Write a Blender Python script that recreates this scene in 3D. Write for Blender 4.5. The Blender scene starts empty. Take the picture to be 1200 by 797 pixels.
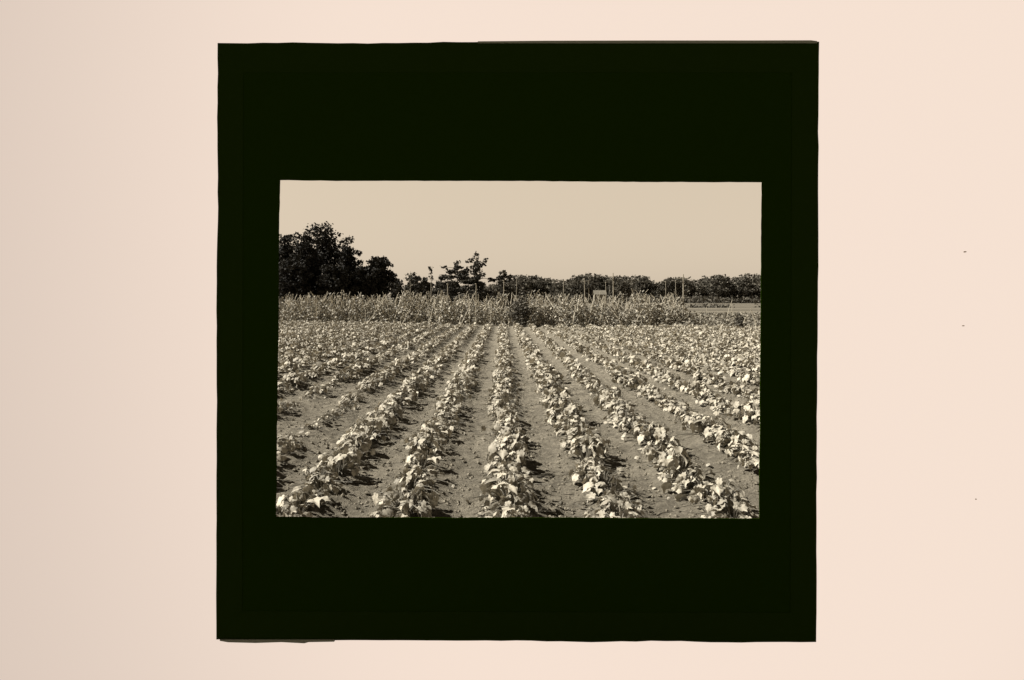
import bpy, math, random
import numpy as np
from math import radians as R, sin, cos, pi
random.seed(7); rng = np.random.default_rng(7)
S = bpy.context.scene
COL = S.collection

# ------------------------------------------------------------------ camera, sky, sun, exposure
W, H, F = 1200.0, 797.0, 780.0          # the photograph's frame and the focal length in its pixels
HZ, EYE = 350.0, 1.8                    # horizon line, eye height
cd = bpy.data.cameras.new('camera'); cam = bpy.data.objects.new('camera', cd); COL.objects.link(cam)
cam.location = (0, 0, EYE); cam.rotation_euler = (R(90), 0, 0)
cd.sensor_width = 36; cd.lens = 36*F/W; cd.shift_y = (HZ-H/2)/W
cd.clip_start = 0.05; cd.clip_end = 6000
S.camera = cam

SUN_EL, SUN_AZ = R(42), R(-84)          # azimuth from +Y (ahead) towards +X: sun ahead and to the left
w = bpy.data.worlds.new("World"); S.world = w; w.use_nodes = True
nt = w.node_tree; N = nt.nodes; L = nt.links
bg = N['Background']; bg.inputs['Strength'].default_value = 0.1
sky = N.new('ShaderNodeTexSky'); sky.sky_type = 'NISHITA'; sky.sun_disc = False
sky.sun_elevation = SUN_EL; sky.sun_rotation = SUN_AZ; sky.air_density = 1.0; sky.dust_density = 3.0
bw = N.new('ShaderNodeRGBToBW'); L.new(sky.outputs[0], bw.inputs[0])
pw = N.new('ShaderNodeMath'); pw.operation = 'POWER'; pw.inputs[1].default_value = 0.10
L.new(bw.outputs[0], pw.inputs[0])
tc = N.new('ShaderNodeTexCoord'); sp = N.new('ShaderNodeSeparateXYZ'); L.new(tc.outputs['Generated'], sp.inputs[0])
mr = N.new('ShaderNodeMapRange'); mr.interpolation_type = 'SMOOTHSTEP'
mr.inputs['From Min'].default_value = 0.17; mr.inputs['From Max'].default_value = 0.33
mr.inputs['To Min'].default_value = 1.0; mr.inputs['To Max'].default_value = 0.07
L.new(sp.outputs['Z'], mr.inputs['Value'])
mu = N.new('ShaderNodeMath'); mu.operation = 'MULTIPLY'; L.new(pw.outputs[0], mu.inputs[0]); L.new(mr.outputs[0], mu.inputs[1])
vm = N.new('ShaderNodeVectorMath'); vm.operation = 'SCALE'; vm.inputs[0].default_value = (4.02, 3.36, 2.56)
L.new(mu.outputs[0], vm.inputs['Scale']); L.new(vm.outputs[0], bg.inputs[0])

sd = bpy.data.lights.new('sun', 'SUN'); sun = bpy.data.objects.new('sun', sd); COL.objects.link(sun)
sd.energy = 5.0; sd.angle = R(0.5); sd.color = (1.0, 0.96, 0.88)
sun.rotation_euler = (R(90)-SUN_EL, 0, pi-SUN_AZ)       # shines from azimuth SUN_AZ
S.view_settings.view_transform = 'Standard'; S.view_settings.look = 'None'
S.view_settings.exposure = 0.62; S.view_settings.gamma = 1.0
S.cycles.max_bounces = 4; S.cycles.diffuse_bounces = 1; S.cycles.transparent_max_bounces = 6

def X(px, d): return (px-600.0)/F*d
def Z(py, d): return EYE-(py-HZ)/F*d

# ------------------------------------------------------------------ materials
def mat(name, col, rough=0.9, var=0.0, scale=3.0, island=0.0, trans=0.0, spec=0.2, bump=0.0, bscale=20, detail=6.0):
    m = bpy.data.materials.new(name); m.use_nodes = True
    t = m.node_tree; n = t.nodes; l = t.links
    b = n['Principled BSDF']; out = n['Material Output']
    b.inputs['Roughness'].default_value = rough; b.inputs['Specular IOR Level'].default_value = spec
    rgb = n.new('ShaderNodeRGB'); rgb.outputs[0].default_value = (*col, 1)
    cur = rgb.outputs[0]
    if var or island:
        no = n.new('ShaderNodeTexNoise'); no.inputs['Scale'].default_value = scale; no.inputs['Detail'].default_value = detail
        tcn = n.new('ShaderNodeTexCoord'); l.new(tcn.outputs['Object'], no.inputs['Vector'])
        a = n.new('ShaderNodeMapRange'); a.inputs['From Min'].default_value = 0.3; a.inputs['From Max'].default_value = 0.7
        a.inputs['To Min'].default_value = 1-var; a.inputs['To Max'].default_value = 1+var
        l.new(no.outputs[0], a.inputs['Value']); f = a.outputs[0]
        if island:
            g = n.new('ShaderNodeNewGeometry'); c = n.new('ShaderNodeMapRange')
            c.inputs['To Min'].default_value = 1-island; c.inputs['To Max'].default_value = 1+island
            l.new(g.outputs['Random Per Island'], c.inputs['Value'])
            k = n.new('ShaderNodeMath'); k.operation = 'MULTIPLY'; l.new(f, k.inputs[0]); l.new(c.outputs[0], k.inputs[1]); f = k.outputs[0]
        v = n.new('ShaderNodeVectorMath'); v.operation = 'SCALE'; l.new(cur, v.inputs[0]); l.new(f, v.inputs['Scale']); cur = v.outputs[0]
    l.new(cur, b.inputs['Base Color'])
    if bump:
        no2 = n.new('ShaderNodeTexNoise'); no2.inputs['Scale'].default_value = bscale; no2.inputs['Detail'].default_value = 8
        tcn = n.new('ShaderNodeTexCoord'); l.new(tcn.outputs['Object'], no2.inputs['Vector'])
        bp = n.new('ShaderNodeBump'); bp.inputs['Strength'].default_value = 1; bp.inputs['Distance'].default_value = bump
        l.new(no2.outputs[0], bp.inputs['Height']); l.new(bp.outputs[0], b.inputs['Normal'])
    if trans:
        tr = n.new('ShaderNodeBsdfTranslucent'); l.new(cur, tr.inputs[0])
        mx = n.new('ShaderNodeMixShader'); mx.inputs[0].default_value = trans
        l.new(b.outputs[0], mx.inputs[1]); l.new(tr.outputs[0], mx.inputs[2]); l.new(mx.outputs[0], out.inputs[0])
    return m
SEP = (1.0, 0.905, 0.72)
def sep(v): return (v*SEP[0], v*SEP[1], v*SEP[2])
M_leaf = mat('crop_leaf', sep(0.455), 0.65, 0.2, 14, 0.38, trans=0.05, spec=0.3)
M_stem = mat('crop_stem', sep(0.20), 0.6)
M_bean = mat('bean_leaf', sep(0.32), 0.6, 0.1, 3, 0.65, trans=0.08, spec=0.3)
M_pole = mat('bean_pole_wood', sep(0.6), 0.8, 0.2, 5)
M_post = mat('pale_post_wood', sep(0.40), 0.8, 0.15, 3)
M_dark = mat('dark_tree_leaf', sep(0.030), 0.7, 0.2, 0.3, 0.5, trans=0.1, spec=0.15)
M_far2 = mat('far_tree_leaf_pale_hazed', sep(0.17), 0.8, 0.25, 0.15, 0.6, trans=0.15, spec=0.15)  # paler variant, distance haze included in the leaf colour
M_far = mat('far_tree_leaf_hazed', sep(0.115), 0.8, 0.25, 0.15, 0.5, trans=0.15, spec=0.15)  # leaf albedo raised to stand in for haze over distance
M_mid = mat('tiered_tree_leaf', sep(0.05), 0.8, 0.2, 0.5, 0.5, trans=0.1)
M_bark = mat('bark', sep(0.07), 0.9, 0.3, 2)
M_palebark = mat('pale_bark', sep(0.30), 0.9, 0.3, 2)
M_wire = mat('wire_metal', sep(0.16), 0.6)
M_wall = mat('shed_board', sep(0.2), 0.8, 0.2, 2)
M_roof = mat('shed_roof_tin', sep(0.22), 0.6, 0.15, 1)
M_shut = mat('shed_door_wood', sep(0.05), 0.8)
M_grass = mat('dry_grass', sep(0.24), 0.8, 0.2, 1, 0.4, trans=0.2)
M_clod = mat('clod_soil', (0.22, 0.195, 0.150), 0.95, 0.25, 20, bump=0.01, bscale=40)

def ground_material():
    m = bpy.data.materials.new('soil'); m.use_nodes = True
    t = m.node_tree; n = t.nodes; l = t.links; b = n['Principled BSDF']
    b.inputs['Roughness'].default_value = 0.97; b.inputs['Specular IOR Level'].default_value = 0.1
    tcn = n.new('ShaderNodeTexCoord')
    def noise(sc, det=6, rough=.6):
        x = n.new('ShaderNodeTexNoise'); x.inputs['Scale'].default_value = sc; x.inputs['Detail'].default_value = det
        x.inputs['Roughness'].default_value = rough; l.new(tcn.outputs['Object'], x.inputs['Vector']); return x.outputs[0]
    def mapr(s, a, b_, c, d):
        x = n.new('ShaderNodeMapRange'); l.new(s, x.inputs['Value'])
        for i, v in zip(('From Min', 'From Max', 'To Min', 'To Max'), (a, b_, c, d)): x.inputs[i].default_value = v
        return x.outputs[0]
    def mul(a, c):
        x = n.new('ShaderNodeMath'); x.operation = 'MULTIPLY'; l.new(a, x.inputs[0]); l.new(c, x.inputs[1]); return x.outputs[0]
    f = mul(mul(mul(mapr(noise(3.2, 4), .3, .7, .82, 1.18), mapr(noise(0.8), .3, .7, .86, 1.14)), mapr(noise(11, 10, .8), .3, .7, .62, 1.34)), mapr(noise(45, 10, .9), .35, .65, .45, 1.5))
    # meadow and plough strips beyond the beans
    sx = n.new('ShaderNodeSeparateXYZ'); l.new(tcn.outputs['Object'], sx.inputs[0])
    far = mapr(sx.outputs['Y'], 58, 66, 0, 1)
    wv = n.new('ShaderNodeTexWave'); wv.bands_direction = 'Y'; wv.inputs['Scale'].default_value = 0.012
    wv.inputs['Distortion'].default_value = 1.2; wv.inputs['Detail'].default_value = 3; wv.inputs['Detail Scale'].default_value = 0.4
    l.new(tcn.outputs['Object'], wv.inputs['Vector'])
    strip = mapr(wv.outputs[0], 0.15, 0.6, 0.55, 0.95)
    mxf = n.new('ShaderNodeMix'); mxf.data_type = 'FLOAT'; l.new(far, mxf.inputs[0]); mxf.inputs[2].default_value = 1; l.new(strip, mxf.inputs[3])
    f = mul(f, mxf.outputs[0])
    v = n.new('ShaderNodeVectorMath'); v.operation = 'SCALE'; v.inputs[0].default_value = (0.240, 0.213, 0.165)
    l.new(f, v.inputs['Scale']); l.new(v.outputs[0], b.inputs['Base Color'])
    bp = n.new('ShaderNodeBump'); bp.inputs['Distance'].default_value = 0.04; bp.inputs['Strength'].default_value = 1
    l.new(noise(22, 12, .85), bp.inputs['Height']); l.new(bp.outputs[0], b.inputs['Normal'])
    return m

# ------------------------------------------------------------------ object helpers
def make_mesh(name, V, Fc, mats, midx=None, smooth=False):
    """V (n,3); Fc (m,k) array, or a list of such arrays."""
    me = bpy.data.meshes.new(name)
    V = np.asarray(V, dtype=np.float32)
    if isinstance(Fc, np.ndarray): Fc = [Fc]
    loops = np.concatenate([f.reshape(-1) for f in Fc]).astype(np.int32)
    tot = np.concatenate([np.full(len(f), f.shape[1]) for f in Fc]).astype(np.int32)
    st = np.concatenate([[0], np.cumsum(tot)[:-1]]).astype(np.int32)
    me.vertices.add(len(V)); me.vertices.foreach_set('co', V.reshape(-1))
    me.loops.add(len(loops)); me.loops.foreach_set('vertex_index', loops)
    me.polygons.add(len(tot)); me.polygons.foreach_set('loop_start', st); me.polygons.foreach_set('loop_total', tot)
    for m in (mats if isinstance(mats, (list, tuple)) else [mats]): me.materials.append(m)
    if midx is not None: me.polygons.foreach_set('material_index', np.asarray(midx, dtype=np.int32))
    me.update(calc_edges=True); me.validate()
    me.polygons.foreach_set('use_smooth', np.full(len(me.polygons), smooth))
    return me
def link(name, me, parent=None):
    o = bpy.data.objects.new(name, me); COL.objects.link(o)
    if parent is not None: o.parent = parent
    return o
def tag(o, label=None, cat=None, group=None, kind=None):
    for k, v in (('label', label), ('category', cat), ('group', group), ('kind', kind)):
        if v: o[k] = v
    return o
def empty(name, loc, rz=0, sc=1.0):
    o = bpy.data.objects.new(name, None); COL.objects.link(o); o.empty_display_size = 0.1
    o.location = loc; o.rotation_euler = (0, 0, rz); o.scale = (sc, sc, sc) if not isinstance(sc, tuple) else sc
    return o
class Geo:
    def __init__(s): s.V = []; s.F = {}; s.n = 0
    def add(s, V, Fc):
        V = np.asarray(V, float); Fc = np.asarray(Fc, int)
        s.V.append(V); s.F.setdefault(Fc.shape[1], []).append(Fc+s.n); s.n += len(V)
    def mesh(s, name, m, smooth=False):
        return make_mesh(name, np.concatenate(s.V), [np.concatenate(f) for f in s.F.values()], m, smooth=smooth)
    def tube(s, pts, r, k=5):
        pts = np.asarray(pts, float); n = len(pts); r = np.broadcast_to(r, (n,)) if np.ndim(r) < 1 else np.asarray(r)
        d = np.gradient(pts, axis=0); d /= np.linalg.norm(d, axis=1)[:, None]+1e-9
        ref = np.array([0.13, 0.31, 1.0]) if abs(d[0][2]) < .8 else np.array([1.0, 0.2, 0.1])
        u = np.cross(d, ref); u /= np.linalg.norm(u, axis=1)[:, None]; v = np.cross(d, u)
        a = np.arange(k)*2*pi/k
        P = pts[:, None]+r[:, None, None]*(u[:, None]*np.cos(a)[None, :, None]+v[:, None]*np.sin(a)[None, :, None])
        i = np.arange(n-1)[:, None]*k; j = np.arange(k)[None]; j2 = (j+1) % k
        q = np.stack([i+j, i+j2, i+k+j2, i+k+j], -1).reshape(-1, 4)
        s.add(P.reshape(-1, 3), q)
        if n > 1:
            s.F.setdefault(k, []).append(np.array([list(range(k))[::-1]])+s.n-n*k)
            s.F[k].append(np.array([list(range(k))])+s.n-k)
    def box(s, x0, x1, y0, y1, z0, z1):
        V = [(x, y, z) for z in (z0, z1) for y in (y0, y1) for x in (x0, x1)]
        s.add(V, [(0, 2, 3, 1), (4, 5, 7, 6), (0, 1, 5, 4), (2, 6, 7, 3), (0, 4, 6, 2), (1, 3, 7, 5)])

def ordinal(n):
    w = ['zeroth', 'first', 'second', 'third', 'fourth', 'fifth', 'sixth', 'seventh', 'eighth', 'ninth', 'tenth', 'eleventh', 'twelfth']
    if n < len(w): return w[n]
    return '%d%s' % (n, 'th' if 10 < n % 100 < 14 else {1: 'st', 2: 'nd', 3: 'rd'}.get(n % 10, 'th'))

# ------------------------------------------------------------------ ground
ROW0, ROWD, SKEW = 0.03*EYE, 0.485*EYE, -12.0/F         # rows: x = SKEW*y + ROW0 + k*ROWD
def vnoise(x, y, sc, seed):
    r = np.random.default_rng(seed); g = r.random((256, 256))
    x = x*sc+1000; y = y*sc+1000; xi = np.floor(x).astype(int); yi = np.floor(y).astype(int)
    fx = x-xi; fy = y-yi; fx = fx*fx*(3-2*fx); fy = fy*fy*(3-2*fy)
    a = g[xi % 256, yi % 256]; b = g[(xi+1) % 256, yi % 256]; c = g[xi % 256, (yi+1) % 256]; d = g[(xi+1) % 256, (yi+1) % 256]
    return (a*(1-fx)+b*fx)*(1-fy)+(c*(1-fx)+d*fx)*fy-0.5
def gheight(x, y):
    fade = np.clip((60-y)/20, 0, 1)*np.clip((y-3.6)/0.8, 0, 1)
    ph = (x-SKEW*y-ROW0)/ROWD
    h = 0.030*np.cos(2*pi*ph)
    h = h+0.035*vnoise(x, y, 1.6, 1)+0.024*vnoise(x, y, 5, 2)
    near = np.clip((26-y)/10, 0, 1)
    cl = vnoise(x, y, 13, 3); h = h+near*(0.042*np.clip(cl, -.1, .5)+0.030*vnoise(x, y, 22, 4))
    return h*fade
def lines(seg):
    out = []
    for a, b, st in seg: out += list(np.arange(a, b, st))
    return np.array(out+[seg[-1][1]])
gy = lines([(-60, -4, 8), (-4, 4, .5), (4, 12, .03), (12, 26, .07), (26, 60, .3), (60, 400, 10), (400, 3000, 130)])
gx0 = lines([(0, 5, .035), (5, 12, .09), (12, 40, .4), (40, 400, 15), (400, 3000, 200)])
gx = np.concatenate([-gx0[::-1], gx0[1:]])
GX, GY = np.meshgrid(gx, gy); GZ = gheight(GX, GY)
nx = len(gx); ii = (np.arange(len(gy)-1)[:, None]*nx+np.arange(nx-1)[None]).reshape(-1)
g = link('ground', make_mesh('ground', np.stack([GX, GY, GZ], -1).reshape(-1, 3), np.stack([ii, ii+1, ii+nx+1, ii+nx], -1), ground_material(), smooth=True))
tag(g, kind='structure', label='dry crumbly tilled soil of the field between the crop rows')

# ------------------------------------------------------------------ light panel and lantern slide
D = 3.0
def pt(px, py, d=D): return (X(px, d), Z(py, d))
def ring_mesh(name, outer, inner, y0, y1, m):
    """flat board with a hole; outer and inner are equal-length loops of (x, z)."""
    n = len(outer); g = Geo()
    P = [(x, y, z) for y in (y0, y1) for lp in (outer, inner) for x, z in lp]
    q = []
    for i in range(n):
        j = (i+1) % n
        of, inf, ob, ib = 0, n, 2*n, 3*n
        q += [(of+i, of+j, inf+j, inf+i), (ob+i, ib+i, ib+j, ob+j), (of+i, ob+i, ob+j, of+j), (inf+i, inf+j, ib+j, ib+i)]
    g.add(P, q); return g.mesh(name, m)
def loop(c, k, jit=0.0, seed=0, d=D):
    """rectangle through four pixel corners TL TR BR BL, k points a side, worn by jit pixels."""
    r = np.random.default_rng(seed); out = []
    for a in range(4):
        p, q = np.array(c[a], float), np.array(c[(a+1) % 4], float)
        nrm = np.array([q[1]-p[1], p[0]-q[0]]); nrm /= np.linalg.norm(nrm)
        low = np.interp(np.arange(k), np.linspace(0, k, 9), r.normal(0, jit, 9))
        for i in range(k):
            s = p+(q-p)*i/k
            if i and jit: s = s+nrm*(low[i]*min(i, k-i, 6)/6+r.normal(0, jit*.35))
            out.append(pt(*s, d))
    return out
mm = bpy.data.materials.new('panel_diffuser'); mm.use_nodes = True
t = mm.node_tree; n = t.nodes; l = t.links; b = n['Principled BSDF']; b.inputs['Base Color'].default_value = (.6, .55, .48, 1); b.inputs['Roughness'].default_value = .9
b.inputs['Specular IOR Level'].default_value = 0.0
tcn = n.new('ShaderNodeTexCoord'); mpn = n.new('ShaderNodeMapping'); mpn.inputs['Location'].default_value = (-0.95, 0, -1.35)
mpn.inputs['Scale'].default_value = (1, 1, .55)
l.new(tcn.outputs['Object'], mpn.inputs[0]); ln = n.new('ShaderNodeVectorMath'); ln.operation = 'LENGTH'; l.new(mpn.outputs[0], ln.inputs[0])
rp = n.new('ShaderNodeMapRange'); rp.interpolation_type = 'SMOOTHSTEP'
rp.inputs['From Min'].default_value = 1.5; rp.inputs['From Max'].default_value = 4.0; rp.inputs['To Min'].default_value = 1.0; rp.inputs['To Max'].default_value = 0.76
l.new(ln.outputs['Value'], rp.inputs['Value'])
b.inputs['Base Color'].default_value = (0, 0, 0, 1)
ef = 1/2**S.view_settings.exposure
b.inputs['Emission Color'].default_value = (0.918*ef, 0.756*ef, 0.645*ef, 1)      # backlight glow; its falloff towards the left is painted into the emission
l.new(rp.outputs[0], b.inputs['Emission Strength'])
M_panel = mm
M_case = mat('panel_case', sep(0.3), 0.6)
M_mask = mat('mask_paper', (0.0115, 0.0245, 0.0010), 0.9, spec=0.0)
M_tape = mat('binding_tape', (0.0125, 0.0250, 0.0016), 0.75, spec=0.02)
M_gedge = mat('glass_edge', (0.22, 0.225, 0.18), 0.4, spec=0.1)
lp = empty('light_panel', (0, D, 0))
tag(lp, 'large pale cream backlit panel behind the black lantern slide', 'light panel')
def rectl(x0, x1, z0, z1, k=1): 
    c = [(x0, z1), (x1, z1), (x1, z0), (x0, z0)]
    return [tuple(np.array(c[a])+(np.array(c[(a+1) % 4])-np.array(c[a]))*i/k) for a in range(4) for i in range(k)]
hole = [pt(*c) for c in ((285, 140), (930, 140), (930, 680), (285, 680))]
outer = rectl(-2.9, 2.9, 0.0, 3.55)
link('diffuser', ring_mesh('diffuser', outer, hole, 0.014, 0.020, M_panel), lp)
link('case', ring_mesh('case', rectl(-2.93, 2.93, -0.03, 3.58), hole, 0.0225, 0.07, M_case), lp)
sl = empty('lantern_slide', (0, D, 0))
tag(sl, 'black square lantern slide mount with a wide opening onto the crop field', 'lantern slide')
OUT = [(254.5, 50), (960.5, 48.5), (957, 753), (253, 750)]
INN = [(328, 211), (893, 213.5), (890, 608), (323, 606)]
mid = [(285, 85), (928, 85), (926, 718), (284, 716)]
link('mask', ring_mesh('mask', loop(mid, 60), loop(INN, 60, .35, 5), 0.0, 0.006, M_mask), sl)
oc = loop(OUT, 40, .55, 9, D); ic = loop(mid, 40, 0, 0, D)
# four overlapping strips of binding tape, each slightly proud
for a in range(4):
    g = Geo(); idx = [(a*40+i) % 160 for i in range(41)]
    P = []
    for i in idx:
        (x0, z0), (x1, z1) = oc[i], ic[i]
        bx, bz = x0+(x1-x0)*.06, z0+(z1-z0)*.06
        P += [(x0, 0.004, z0), (bx, -0.0012-(.0006 if a % 2 else 0), bz), (x1, -0.0012-(.0006 if a % 2 else 0), z1), (x1, 0.001, z1), (x0, 0.013, z0)]
    q = []
    for i in range(40):
        for j in range(5): q.append((i*5+j, i*5+(j+1) % 5, i*5+5+(j+1) % 5, i*5+5+j))
    g.add(P, q); link('binding_tape', g.mesh('binding_tape', M_tape), sl)
def sliver(pts):
    g = Geo(); P = []
    for (px, pt_, pb) in pts:
        x, z = pt(px, pt_); _, z2 = pt(px, pb); P += [(x, -0.0045, z), (x, -0.0045, z2), (x, 0.0125, z2), (x, 0.0125, z)]
    q = [(i*4+j, i*4+(j+1) % 4, i*4+4+(j+1) % 4, i*4+4+j) for i in range(len(pts)-1) for j in range(4)]
    g.add(P, q); link('glass_edge', g.mesh('glass_edge', M_gedge), sl)
sliver([(560, 48.9, 51), (640, 48.2, 51), (760, 47.9, 51), (880, 47.9, 51), (950, 47.7, 51), (957, 48.6, 51)])
sliver([(258, 749, 750.5), (268, 749, 752.2), (300, 749, 753), (330, 749, 752), (357, 749, 753.4), (362, 749, 752), (392, 749, 751.5)])
# specks and hairs lying on the lit panel
M_speck = mat('dust', (0.5, 0.38, 0.28), 0.9)
for i, (px, py, r, word) in enumerate([(1133, 295, 1.1, 'flat grey fleck'), (1131, 382, .9, 'small dark fleck'), (1146, 586, .9, 'round dark fleck')]):
    g = Geo(); x, z = pt(px, py); s = .8*D/F; k = 7
    a = np.arange(k)*2*pi/k; rr = r*s*(1+.4*rng.random(k)); st = 1.8 if i in (0, 1) else 1
    ring = [(x+rr[j]*cos(a[j])*st, .0115, z+rr[j]*sin(a[j])*.7) for j in range(k)]
    ring += [(p[0], .0138, p[2]) for p in ring]
    g.add(ring, [(j, (j+1) % k, k+(j+1) % k, k+j) for j in range(k)]); g.F.setdefault(k, []).append(np.array([list(range(k))]))
    o = link('dust_speck', g.mesh('dust_speck', M_speck)); o.location = (0, D, 0)
    where = ['on the cream panel right of the slide, highest of the dark three', 'on the cream panel right of the slide, below the flat one',
             'on the cream panel right of the slide, lowest of three', 'on the cream panel below the slide, left corner', 'on the cream panel right of the slide near the top'][i]
    tag(o, word+' '+where, 'dust speck', 'dust specks on the light panel')

# ------------------------------------------------------------------ leaves
def leaf_template(hi):
    """broad lobed leaf, tip along +Y, unit half width; returns V, tris"""
    if hi:
        n = 17; th = np.linspace(-pi/2+.16, 1.5*pi-.16, n)
        r = 1+.13*np.cos(5*(th-pi/2))+.16*np.cos((th-pi/2))+.22*np.exp(-((th-pi/2)/.25)**2)
        r = r*(1+.075*np.cos(np.arange(n)*pi))
        o = np.stack([r*np.cos(th), r*np.sin(th)], 1)
        o = np.vstack([o, [[0, -.32]]]); n += 1
        V = np.vstack([[[0, -.05]], o*.55, o])
        z = .22*np.abs(V[:, 0])-.20*V[:, 0]**2-.13*V[:, 1]**2-.12*np.maximum(V[:, 1], 0)**2+.05
        V = np.column_stack([V, z])
        i = np.arange(n); j = (i+1) % n
        T = np.vstack([np.column_stack([0*i, 1+i, 1+j]), np.column_stack([1+i, 1+n+i, 1+n+j]), np.column_stack([1+i, 1+n+j, 1+j])])
    else:
        n = 7; th = np.linspace(-pi/2, 1.5*pi, n+1)[:-1]+.2
        r = 1+.14*np.cos(3*th)
        V = np.vstack([[[0, 0]], np.stack([r*np.cos(th), r*np.sin(th)], 1)])
        V = np.column_stack([V, -.25*np.abs(V[:, 0])-.2*V[:, 1]**2+.1])
        i = np.arange(n); T = np.column_stack([0*i, 1+i, 1+(i+1) % n])
    return V, T
LH, LL = leaf_template(True), leaf_template(False)
def leaves(tmpl, pos, size, az, tilt, roll, warp, r):
    """place many leaves; az = way the tip points, tilt = droop of the tip below level"""
    V, T = tmpl; n = len(pos); m = len(V)
    P = np.repeat(V[None], n, 0).copy()
    ph = r.random((n, 1))*6.28; fr = 1.5+2*r.random((n, 1))
    P[:, :, 2] += warp*np.sin(P[:, :, 0]*fr*2+ph)*(.5+.5*P[:, :, 1])+warp*.8*(r.random((n, m))-.5)
    P[:, :, 0] *= (.8+.3*r.random((n, 1)))
    P *= size[:, None, None]
    P[:, :, 1] += size[:, None]*.4
    c, s_ = np.cos(roll)[:, None], np.sin(roll)[:, None]
    x, z = P[:, :, 0]*c+P[:, :, 2]*s_, -P[:, :, 0]*s_+P[:, :, 2]*c
    c, s_ = np.cos(-tilt)[:, None], np.sin(-tilt)[:, None]
    y, z = P[:, :, 1]*c-z*s_, P[:, :, 1]*s_+z*c
    c, s_ = np.cos(az-pi/2)[:, None], np.sin(az-pi/2)[:, None]
    x, y = x*c-y*s_, x*s_+y*c
    Q = np.stack([x, y, z], -1)+pos[:, None]
    return Q.reshape(-1, 3), (T[None]+(np.arange(n)*m)[:, None, None]).reshape(-1, 3)
def plant_data(seed, n, big, rad, ht, hi=True):
    r = np.random.default_rng(seed)
    az0 = r.random(n)*2*pi; q = np.sqrt(r.random(n))
    # three or four leafy shoots pull the outline out of round
    k = r.integers(2, 5); sa = r.random(k)*2*pi; pick = r.integers(0, k, n)
    az0 = np.where(r.random(n) < .55, sa[pick]+r.normal(0, .45, n), az0)
    x = np.cos(az0)*q*rad; y = np.sin(az0)*q*rad*1.15
    z = ht*(1-.5*q**2)*(.25+.85*r.random(n))+.03
    pos = np.column_stack([x, y, z])
    size = big*(.45+.5*r.random(n)+.55*r.random(n)**5)*(1.05-.25*q)
    az = az0+r.normal(0, .7, n); tilt = .2+.55*q+r.normal(0, .5, n); roll = r.normal(0, .6, n)
    return leaves(LH if hi else LL, pos, size, az, tilt, roll, .17, r), pos, r
VAR = []
kinds = [('large bushy', 38, .062, .19, .25), ('large bushy', 42, .058, .20, .23), ('broad-leaved', 27, .074, .17, .22), ('broad-leaved', 30, .070, .18, .20),
         ('spreading', 33, .054, .23, .16), ('spreading', 36, .050, .25, .15), ('compact', 28, .054, .15, .19), ('compact', 32, .050, .16, .18),
         ('sparse low', 15, .050, .20, .14), ('small low', 12, .046, .15, .11)]
for i, (word, nl, big, rad, ht) in enumerate(kinds):
    (V, T), pos, r = plant_data(50+i, nl, big, rad, ht)
    fm = make_mesh('foliage', V, T, M_leaf, smooth=True)
    g = Geo()
    for p in pos:
        b0 = np.array([p[0]*.15, p[1]*.2, 0.0]); m_ = (b0+p)/2+np.array([0, 0, .04])
        g.tube([b0, m_, p], [.0055, .0045, .003], 4)
    for c in range(3):      # trailing runners on the soil
        a = r.random()*6.28; pp = [(0, 0, .03)]
        for s_ in range(4): a += r.normal(0, .3); pp.append((pp[-1][0]+.11*cos(a), pp[-1][1]+.11*sin(a), .03+.02*r.random()))
        g.tube(pp, [.005, .0045, .004, .003, .002], 4)
    VAR.append((word, fm, g.mesh('stem', M_stem)))
LOW = []
for i, (word, nl, big, rad, ht) in enumerate(kinds[:8]):
    (V, T), _, _ = plant_data(150+i, int(nl*1.0), big*1.05, rad, ht, False); LOW.append((V, T))

# rows of the crop: walk along each row, nearest 300 in view are things
def front(x_over_y):        # far end of the crop
    px = 600+x_over_y*F
    return float(np.interp(px, [326, 470, 560, 640, 893], [49, 45.5, 42, 40.5, 40]))
cands = []
for k in range(-40, 41):
    y = 4.15+random.random()*.4
    while y < 50:
        x = SKEW*y+ROW0+k*ROWD+random.gauss(0, .045)
        if y < front(x/y)+.3 and abs(x) < 1.2*y+6:
            px, py = 600+x/y*F, HZ+EYE/y*F
            sc = random.uniform(.76, 1.08)
            vis = 318 < px < 900 and y > 4.5
            # thin or missing stretches the photograph shows
            thin = (k == -3 and 8.2 < y < 12.5) or (k == -4 and 9 < y < 14) or (k < -2 and vnoise(np.array(x), np.array(y), .35, 40) > .33)
            if not (thin and random.random() < .22) and random.random() > .012:
                cands.append([y, x, k, sc*(.72 if thin else 1)*1.0, vis, px, py])
        y += random.uniform(.22, .36) if y < 22 else random.uniform(.28, .42)
cands.sort(key=lambda c: c[0])
things = [c for c in cands if c[4]][:300]
tid = set(id(c) for c in things)
rowname = {0: 'the centre row'}
for k in range(1, 12):
    rowname[k] = '%srow right of centre' % ('the next ' if k == 1 else 'the '+ordinal(k)+' ')
    rowname[-k] = '%srow left of centre' % ('the next ' if k == 1 else 'the '+ordinal(k)+' ')
cnt = {}
for c in things:
    y, x, k, sc, _, px, py = c
    cnt[k] = cnt.get(k, 0)+1
    v = random.choices(range(10), [3, 4, 2.5, 3, 3, 3, 3, 4, .5, .3])[0]
    if sc < .75: v = random.choice([8, 9, 6])
    word, fm, sm = VAR[v]
    o = empty('squash_plant', (x, y, float(gheight(np.array(x), np.array(y)))-.012), random.random()*6.28, sc)
    o.scale = (sc*random.uniform(.92, 1.08), sc*random.uniform(.92, 1.08), sc*random.uniform(.85, 1.15))
    link('foliage', fm, o); link('stem', sm, o)
    tag(o, '%s squash plant, %s from the near end of %s' % (word, ordinal(cnt[k]), rowname[k]), 'plant', 'squash plants growing in rows across the field')
VV, TT = [], []; off = 0
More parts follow.
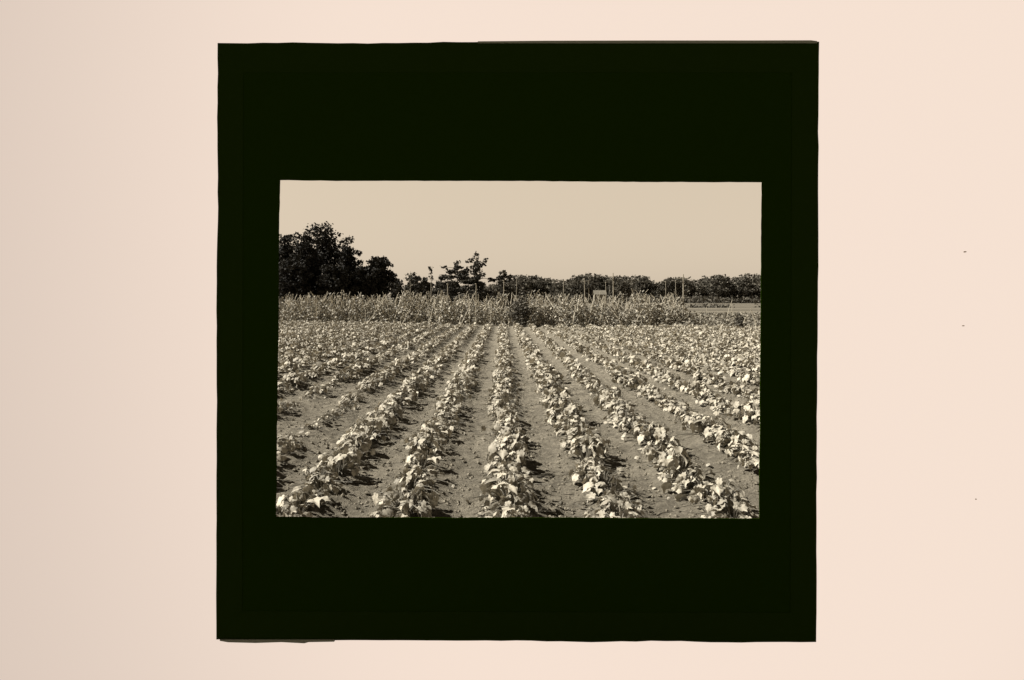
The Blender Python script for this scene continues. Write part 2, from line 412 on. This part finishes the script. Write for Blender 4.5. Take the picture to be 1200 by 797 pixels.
for c in cands:
    if id(c) in tid: continue
    y, x, k, sc, *_ = c
    V, T = random.choice(LOW); a = random.random()*6.28; ca, sa_ = cos(a), sin(a)
    zz = float(gheight(np.array(x), np.array(y)))
    P = np.column_stack([V[:, 0]*ca-V[:, 1]*sa_, V[:, 0]*sa_+V[:, 1]*ca, V[:, 2]])*sc+np.array([x, y, zz])
    VV.append(P); TT.append(T+off); off += len(P)
o = link('crop_rows', make_mesh('crop_rows', np.concatenate(VV), np.concatenate(TT), M_leaf, smooth=True))
tag(o, 'mass of small pale squash plants filling the far half of the field', 'crop', kind='stuff')

# weeds and clods between the rows
g = Geo()
r = np.random.default_rng(3)
for i in range(15000):
    y = 4.8+r.random()**1.6*22; x = (r.random()-.5)*1.0*y
    s = .006+.024*r.random()**3; z = float(gheight(np.array(x), np.array(y)))
    a = r.random()*6.28
    P = []
    for (u, v, w_) in ((1, 0, 0), (0, 1, 0), (-1, 0, 0), (0, -1, 0), (0, 0, 1), (0, 0, -1)):
        q = 1+.5*(r.random()-.5); P.append((x+s*q*(u*cos(a)-v*sin(a)), y+s*q*(u*sin(a)+v*cos(a)), z+s*.3+s*.7*q*w_))
    g.add(P, [(0, 1, 4), (1, 2, 4), (2, 3, 4), (3, 0, 4), (1, 0, 5), (2, 1, 5), (3, 2, 5), (0, 3, 5)])
o = link('soil_clods', g.mesh('soil_clods', M_clod)); tag(o, 'small crumbs and clods of dry soil scattered between the rows', 'soil clods', kind='stuff')
pos, = [np.column_stack([(r.random(1500)-.5), 4.8+r.random(1500)**1.4*22, np.zeros(1500)])]
pos[:, 0] *= pos[:, 1]*1.0; pos[:, 2] = gheight(pos[:, 0], pos[:, 1])+.012
cl = (pos[:, :2]*1.0); keep = vnoise(pos[:, 0], pos[:, 1], 1.3, 21) > .02; pos = pos[keep]; n_ = len(pos)
V, T = leaves(LL, pos, .010+.020*r.random(n_), r.random(n_)*6.28, r.normal(0, .5, n_), r.normal(0, .5, n_), .1, r)
o = link('weeds', make_mesh('weeds', V, T, M_bean)); tag(o, 'tiny seedling weeds scattered on the bare soil', 'weeds', kind='stuff')

# ------------------------------------------------------------------ pole beans
TEP = []
for vi in range(6):
    r = np.random.default_rng(300+vi)
    poles = []
    h = 2.02+.25*r.random()
    k = 4
    for j in range(k):
        a = j*2*pi/k+r.normal(0, .35); rb = .5+.8*r.random(); over = .98+.22*r.random()
        base = np.array([rb*cos(a), rb*sin(a), -.1]); apex = np.array([r.normal(0, .38), r.normal(0, .25), h*(.84+.08*r.random())])
        top = base+(apex-base)*over*(1+.10*r.random())
        g = Geo(); m_ = (base+top)/2+r.normal(0, .015, 3); g.tube([base, m_, top], [.027, .024, .017], 5)
        poles.append((base, top, g.mesh('pole', M_pole)))
    P = []
    for base, top, _ in poles:
        nn = int(18+50*r.random()); tt = r.random(nn)**.9*(.6+.38*r.random()); P.append(base+(top-base)*tt[:, None]+r.normal(0, .15, (nn, 3))*np.array([1.2, 1, .8]))
    nn = 45; P.append(np.column_stack([r.normal(0, .5, nn), r.normal(0, .4, nn), .06+r.random(nn)*1.0]))
    P = np.concatenate(P); nn = len(P); P[:, 2] = np.maximum(P[:, 2], .04)
    V, T = leaves(LL, P, .055+.05*r.random(nn), r.random(nn)*6.28, .6+r.normal(0, .6, nn), r.normal(0, .5, nn), .1, r)
    TEP.append((poles, make_mesh('vine', V, T, M_bean, smooth=True)))
def tepee(x, y, vi, sc, rz, label, group):
    o = empty('bean_tepee', (x, y, 0), rz, sc)
    for _, _, pm in TEP[vi][0]: link('pole', pm, o)
    link('vine', TEP[vi][1], o)
    tag(o, label, 'bean poles', group)
rown = ['front', 'second', 'third', 'back']
for q in range(4):
    px = 322.0; i = 0
    while px < 800:
        base = float(np.interp(px, [326, 470, 560, 640, 893], [53.5, 49, 45, 43.2, 43]))
        d = base+q*1.7+random.uniform(-.35, .35)
        gap = q < 3 and 588 < px < 600
        if not gap:
            i += 1; side = 'left' if px < 595 else 'right'
            if px >= 595 and px-step < 595: i = 1
            tepee(X(px, d), d, random.randrange(6), random.uniform(.76, 1.06), random.random()*6.28,
                  'vine-covered bean poles, %s along the %s row, %s of the path gap' % (ordinal(i), rown[q], side), 'pole bean tepees across the far end of the field')
        step = (random.uniform(.65, 1.0))/d*F; px += step
# dense dark bushes beside the gap and sparse stakes to the right
def bush(name, x, y, rx, h, n, m, size, label, cat, group=None, seed=0):
    r = np.random.default_rng(seed); u = r.normal(size=(n, 3)); u /= np.linalg.norm(u, axis=1)[:, None]
    q = r.random(n)**(1/3.)
    lob = 1+.25*np.sin(u[:, 0]*5+seed)+.2*np.sin(u[:, 2]*7+u[:, 1]*4+seed*2)
    P = np.column_stack([u[:, 0]*rx*q*lob, u[:, 1]*rx*q*lob, h*.5+u[:, 2]*h*.5*q*lob]); P[:, 2] = np.maximum(P[:, 2], .03)
    V, T = leaves(LL, P, size*(.6+.6*r.random(n)), r.random(n)*6.28, .5+r.normal(0, .5, n), r.normal(0, .5, n), .1, r)
    o = empty(name, (x, y, 0))
    link('foliage', make_mesh('foliage', V, T, m), o)
    g = Geo()
    for j in range(5):
        a = j*1.3+r.random(); g.tube([(0, 0, -.05), (rx*.3*cos(a), rx*.3*sin(a), h*.4), (rx*.6*cos(a), rx*.6*sin(a), h*.75)], [.02, .013, .006], 5)
    link('stem', g.mesh('stem', M_stem), o); tag(o, label, cat, group)
M_dbean = mat('dark_bean_leaf', sep(0.11), 0.7, 0.2, 3, 0.5, trans=.1)
for i, (px, d, rx, h, lb) in enumerate([(610, 43.0, .72, 1.95, 'dense dark bush just right of the path gap among bean poles'),
                                        (866, 38.5, .27, .95, 'low dark leafy bush beside stakes at the right edge'),
                                        ]):
    bush('bush', X(px, d), d, rx, h, [1200, 220][i], M_dbean, .07 if d < 90 else .3, lb, 'bush', seed=i+1)
def stake(px, ytop, ybase, lean, label, d=None, w=.022, m=M_pole):
    d = F*EYE/(ybase-HZ) if d is None else d
    z = Z(ytop, d); g = Geo(); g.tube([(0, 0, -.2), (lean*.5, .02, z*.5), (lean, 0, z)], [w, w*.9, w*.75], 6)
    o = link('stake', g.mesh('stake', m)); o.location = (X(px, d), d, 0)
    tag(o, label, 'stake', 'wooden stakes in the plot right of the beans')
stake(802, 357, 372, .02, 'short upright pale stake at the right end of the bean poles')
stake(828, 359, 371, 0, 'short pale stake standing alone in the meadow plot')
stake(850, 352, 376, .55, 'tall leaning stake tilting right in the plot right of the beans')
stake(858, 356, 372, -.02, 'thin short stake directly behind the tall leaning one')
stake(888, 362, 384, -.45, 'leaning stake nearest the right edge of the opening', w=.03)
stake(868, 372, 386, .3, 'low slanting stake stuck in the low dark bush')
stake(840, 366, 375, -.1, 'tiny stake peg between the lone stake and the leaning one')
# ragged rows of young plants right of the beans
P = []; r = np.random.default_rng(77)
for i in range(14000):
    d = 40.5+34*r.random()**1.3; px = 795+r.random()*170; P.append((X(px, d), d+0*px, .03+.35*r.random()**2.5))
P = np.array(P); keep = vnoise(P[:, 0], P[:, 1], .9, 9) > -.12; P = P[keep]; n_ = len(P)
V, T = leaves(LL, P, .05+.05*r.random(n_), r.random(n_)*6.28, .5+r.normal(0, .5, n_), r.normal(0, .5, n_), .1, r)
o = link('ground_cover', make_mesh('ground_cover', V, T, mat('cover_leaf', sep(0.24), 0.7, 0.1, 3, 0.6, trans=0.05))); tag(o, 'low ragged ground cover in the plot right of the bean poles', 'ground cover', kind='stuff')

P = []
for py, n_, hh in ((355.4, 1300, .35), (360.5, 1500, .22), (357.6, 500, .2)):
    d0 = F*EYE/(py-HZ)
    for i in range(n_):
        px = 800+r.random()*260
        if vnoise(np.array(px), np.array(py), .05, 60) > -.22: P.append((X(px, d0), d0+r.normal()*d0*.012, .05+hh*r.random()))
P = np.array(P); n_ = len(P)
V, T = leaves(LL, P, .16+.12*r.random(n_), r.random(n_)*6.28, r.normal(0, .7, n_), r.normal(0, .7, n_), .1, r)
o = link('weed_strips', make_mesh('weed_strips', V, T, M_dbean)); tag(o, 'thin dark strips of weeds crossing the meadow right of the beans', 'weeds', kind='stuff')

# ------------------------------------------------------------------ trees
def crown(r, centers, n, size, m, flat=.0):
    """leaf-clump quads through the volume of many blobs: centers = [(x,y,z,rx,rz)]"""
    C = np.array(centers); wgt = C[:, 3]**2*C[:, 4]; idx = r.choice(len(C), n, p=wgt/wgt.sum())
    u = r.normal(size=(n, 3)); u /= np.linalg.norm(u, axis=1)[:, None]; q = (.45+.55*r.random(n))**.8
    rr = np.where(r.random(n) < .14, 1.1+.5*r.random(n), 1.0)
    P = C[idx, :3]+u*q[:, None]*rr[:, None]*np.column_stack([C[idx, 3], C[idx, 3], C[idx, 4]])
    s = size*(.5+.8*r.random(n))
    a = r.normal(size=(n, 3)); a[:, 2] *= (1-flat); a /= np.linalg.norm(a, axis=1)[:, None]; b_ = np.cross(a, r.normal(size=(n, 3))); b_ /= np.linalg.norm(b_, axis=1)[:, None]
    a *= s[:, None]; b_ *= s[:, None]*.7
    V = np.stack([P-a, P+b_*.9-a*.1, P+a, P-b_], 1).reshape(-1, 3)
    return make_mesh('crown', V, np.arange(4*n).reshape(-1, 4), m)
def trunk_mesh(r, h, rad, limbs, m, lean=0):
    g = Geo(); zs = np.linspace(-.3, h, 6); pts = np.column_stack([np.cumsum(r.normal(0, rad*.3, 6))+lean*zs/h, np.cumsum(r.normal(0, rad*.3, 6)), zs])
    g.tube(pts, np.linspace(rad, rad*.25, 6), 8)
    for c in limbs:
        z0 = min(max(h*.2, c[2]*.55), h*.85); k = np.interp(z0, zs, range(6)); b0 = np.array([np.interp(z0, zs, pts[:, 0]), np.interp(z0, zs, pts[:, 1]), z0])
        e = np.array(c[:3]); mm_ = (b0+e)/2+np.array([0, 0, -.05*h]); g.tube([b0, mm_, e], [rad*.4, rad*.25, rad*.08], 5)
    return g.mesh('trunk', m)
def round_tree(r, w_, h, n, size, m, bark, blobs=14, low=.15):
    cs = []
    asym = r.normal(0, .15)
    for i in range(blobs):
        t = low+(1-low)*r.random()**.85; a = r.random()*6.28
        prof = (max(0.05, 1-abs((t-.48)/.56)**2.6))**.4
        prof *= 1+.12*sin(a*2+asym*9)+.10*r.normal()
        q = w_*prof*math.sqrt(r.random())*.9; s = w_*(.11+.13*r.random())
        s = min(s, h*.10)
        cs.append((q*cos(a)+asym*w_*t, q*sin(a), min(t*h, h-s*.5), s*(.8+.5*r.random()), s*.8))
    cs += [(asym*w_*t, 0, t*h, w_*.60, h*.2) for t in (low+.12, .38, .58)]
    cs += [(asym*w_, 0, h*.75, w_*.46, h*.15), (asym*w_, 0, h*.9, w_*.24, h*.09)]
    return crown(r, cs, n, size, m), trunk_mesh(r, h*.8, h*.022, cs[:-5:4], bark)
def place_tree(name, meshes, loc, label, group, rz=0, sc=1, cat='tree'):
    o = empty(name, loc, rz, sc); link('crown', meshes[0], o); link('trunk', meshes[1], o); tag(o, label, cat, group); return o

# the dark stand at left, about 100 m off: pixel column, top row, half width px, distance
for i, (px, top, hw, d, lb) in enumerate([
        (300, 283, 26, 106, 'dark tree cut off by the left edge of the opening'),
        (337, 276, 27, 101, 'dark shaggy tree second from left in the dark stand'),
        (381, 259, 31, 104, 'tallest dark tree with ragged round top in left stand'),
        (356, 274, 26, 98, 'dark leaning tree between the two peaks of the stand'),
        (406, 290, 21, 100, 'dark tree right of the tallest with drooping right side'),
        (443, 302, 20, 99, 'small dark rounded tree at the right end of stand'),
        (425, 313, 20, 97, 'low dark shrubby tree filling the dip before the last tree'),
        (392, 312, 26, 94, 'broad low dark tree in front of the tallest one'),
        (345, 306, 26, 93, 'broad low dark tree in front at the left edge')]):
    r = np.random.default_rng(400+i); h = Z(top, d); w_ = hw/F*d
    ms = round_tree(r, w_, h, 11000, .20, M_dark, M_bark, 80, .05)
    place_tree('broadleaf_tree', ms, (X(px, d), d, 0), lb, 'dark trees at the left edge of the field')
# hedge trees between stand and tiered tree
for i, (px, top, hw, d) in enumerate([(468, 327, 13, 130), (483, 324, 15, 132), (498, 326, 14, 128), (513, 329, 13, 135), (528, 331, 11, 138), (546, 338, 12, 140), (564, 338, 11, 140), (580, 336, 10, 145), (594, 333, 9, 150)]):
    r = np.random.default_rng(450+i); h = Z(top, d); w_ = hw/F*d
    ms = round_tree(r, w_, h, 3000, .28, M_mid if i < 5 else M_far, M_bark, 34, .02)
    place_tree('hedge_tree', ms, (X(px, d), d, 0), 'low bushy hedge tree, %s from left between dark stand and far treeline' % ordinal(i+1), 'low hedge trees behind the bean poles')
# tiered trees with level branches
def tiered(r, h, spread, tiers, bare, n, m, bark, size=.16):
    g = Geo(); g.tube([(0, 0, -.3), (.05, 0, h*.5), (0, 0, h)], [h*.016, h*.011, h*.003], 7)
    cs = []
    for i in range(tiers):
        t = bare+(1-bare)*(i+.4)/tiers; z = t*h; L_ = spread*(1.05-t*.8)/(1.05-bare*.8)*(.4+.9*r.random())
        for j in range(5):
            a = j*1.3+r.random()*1.2; l2 = L_*(.5+.8*r.random()); e = (l2*cos(a), l2*sin(a), z+h*.025*r.normal()+.12*l2*r.normal())
            g.tube([(0, 0, z-.1), (e[0]*.5, e[1]*.5, z), e], [.05, .035, .012], 4)
            for q in (.35, .6, .85, 1.0):
                if r.random() < .82: cs.append((e[0]*q, e[1]*q, z+(e[2]-z)*q+r.normal(0, .08), .30*L_*(.6+.4*r.random()), .10+.20*r.random()))
    return crown(r, cs, n, size, m, .6), g.mesh('trunk', bark)
M_pine = M_mid
for i, (px, top, sp_px, d, bare, tiers, n, bark, lb) in enumerate([
        (536, 305, 30, 82, .30, 8, 4000, M_palebark, 'wide dark tree with flat tiered branches, left of the spire'),
        (558, 296, 20, 80, .30, 11, 2800, M_palebark, 'narrow spire-like tree with short level branches above the beans'),
        (590, 316, 13, 78, .50, 5, 700, M_palebark, 'small pale-trunked tree with a flat tuft, above the path gap'),
        (481, 318, 12, 84, .62, 3, 110, M_palebark, 'thin almost bare tree showing a single level twig tier'),
        (505, 312, 6, 86, .7, 3, 60, M_palebark, 'thinnest bare sapling left of the wide tiered tree'),
        (690, 318, 14, 150, .55, 3, 260, M_palebark, 'thin flat-topped tree sticking up over the far treeline')]):
    r = np.random.default_rng(500+i); h = Z(top, d); ms = tiered(r, h, sp_px/F*d, tiers, bare, n, M_pine, bark, .17 if d < 100 else .3)
    place_tree('tiered_tree', ms, (X(px, d), d, 0), lb, 'tiered trees standing above the bean poles', rz=r.random()*3)
# far treeline
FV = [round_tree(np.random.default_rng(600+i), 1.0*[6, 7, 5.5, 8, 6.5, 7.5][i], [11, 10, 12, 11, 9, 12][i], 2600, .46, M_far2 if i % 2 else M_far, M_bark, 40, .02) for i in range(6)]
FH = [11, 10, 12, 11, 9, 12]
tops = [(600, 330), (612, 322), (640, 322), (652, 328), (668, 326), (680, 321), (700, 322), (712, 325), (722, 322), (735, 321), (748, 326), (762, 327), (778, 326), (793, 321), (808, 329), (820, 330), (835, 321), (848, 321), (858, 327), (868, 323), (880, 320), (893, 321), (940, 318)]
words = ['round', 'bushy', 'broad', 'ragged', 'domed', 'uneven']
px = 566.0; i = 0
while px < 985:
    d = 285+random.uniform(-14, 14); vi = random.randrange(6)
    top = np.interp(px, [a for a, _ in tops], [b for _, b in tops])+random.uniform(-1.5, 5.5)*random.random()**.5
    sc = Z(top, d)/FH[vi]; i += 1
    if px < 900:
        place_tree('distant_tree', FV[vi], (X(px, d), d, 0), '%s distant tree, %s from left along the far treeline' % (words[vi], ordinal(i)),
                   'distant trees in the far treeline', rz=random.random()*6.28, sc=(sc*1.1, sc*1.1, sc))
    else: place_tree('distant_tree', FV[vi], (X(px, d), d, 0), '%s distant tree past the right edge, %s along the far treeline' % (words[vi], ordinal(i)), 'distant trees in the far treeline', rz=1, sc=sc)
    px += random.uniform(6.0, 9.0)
# more of the country out of frame, for a step to the side
P = []; r = np.random.default_rng(31)
C = [(X(px, 290), 290+r.normal()*8, 4.0, 7+3*r.random(), 5+2*r.random()) for px in list(range(-500, 290, 22))+list(range(990, 1700, 22))]
o = link('distant_wood', crown(r, C, 26000, .8, M_far)); tag(o, 'far-off wood continuing the treeline to both sides', 'wood', kind='stuff')
# brush at the foot of the far trees
C = [(X(px, 262), 262+r.normal()*4, 1.0, 4.0+r.random(), 1.1+1.2*r.random()) for px in range(560, 1000, 9)]
o = link('underbrush', crown(r, C, 9000, .5, mat('brush_leaf', sep(.11), .8, .2, .2, .5))); tag(o, 'paler low underbrush along the foot of the far treeline', 'underbrush', kind='stuff')

# ------------------------------------------------------------------ tall pale posts of the shade frames, wires, shed
posts = [(524.5, 333, 70, 0), (557.5, 333, 72, 0), (590, 329, 74, 0), (605, 326, 120, 0), (660, 329, 88, 0), (685, 326, 105, 1), (710, 331, 96, 0), (718.5, 320, 92, 1), (780, 330, 112, 0), (792, 329, 108, 0), (800.5, 321.5, 78, 1)]
for i, (px, top, d, bar) in enumerate(posts):
    h = Z(top, d); g = Geo(); w_ = .08 if bar else .05
    g.tube([(0, 0, -.3), (.03, 0, h*.5), (random.uniform(-.08, .08), 0, h)], [w_, w_*.9, w_*.8], 7)
    o = empty('tall_post', (X(px, d), d, 0)); link('shaft', g.mesh('shaft', M_post), o)
    if bar:
        g = Geo(); g.tube([(-.7, 0, h-.5), (0, .09, h-.47), (.7, 0, h-.44)], .035, 5); link('crossbar', g.mesh('crossbar', M_post), o)
    else:
        g = Geo(); g.tube([(0, 0, h-.02), (0, 0, h+.07)], [.11, .09], 7); link('cap', g.mesh('cap', M_post), o)
    tag(o, '%s pale wooden post, %s from left above the bean poles' % ('tall crossbarred' if bar else 'thin plain', ordinal(1+sorted(p[0] for p in posts).index(px))), 'post', 'pale posts standing behind the bean poles')
for i, (x0, x1, py, d, lb) in enumerate([(660, 718.5, 330.5, 92, 'thin grey wire strung from mid left to the crossbarred post'), (718.5, 800.5, 329.5, 92, 'thin grey wire running right to the tallest bright post'),
                                         (500, 557, 327.5, 75, 'thin grey wire left of the spire tree'), (600, 660, 329, 95, 'thin grey wire right of the path gap')]):
    g = Geo(); a = np.linspace(0, 1, 14); xs = X(x0, d)+(X(x1, d)-X(x0, d))*a
    g.tube(np.column_stack([xs, d+0*a, Z(py, d)-.15*4*a*(1-a)]), .014, 4); o = link('wire', g.mesh('wire', M_wire)); tag(o, lb, 'wire', 'wires between the pale posts')
sx0, sx1, d = X(697, 170), X(710, 170), 170
sh = empty('shed', (0, 0, 0)); g = Geo(); zt = Z(345.5, d); zr = Z(340.5, d)
g.box(sx0, sx1, d, d+3.2, -.1, zt); link('wall', g.mesh('wall', M_wall), sh)
g = Geo(); e = .25
V = [(sx0-e, d-e, zt), (sx1+e, d-e, zt), (sx1+e, d+3.2+e, zt), (sx0-e, d+3.2+e, zt), (sx0-e, d+1.6, zr), (sx1+e, d+1.6, zr)]
V += [(x, y, z+.08) for x, y, z in V]
g.add(V, [(0, 1, 5, 4), (3, 4, 5, 2), (6, 10, 11, 7), (9, 8, 11, 10), (0, 6, 7, 1), (2, 8, 9, 3)]); link('roof', g.mesh('roof', M_roof), sh)
g = Geo(); g.box(sx0+1.1, sx0+1.9, d-.04, d-.003, 0, 1.5); link('door', g.mesh('door', M_shut), sh)
tag(sh, 'small pale-roofed field shed half hidden behind the bean poles', 'shed')
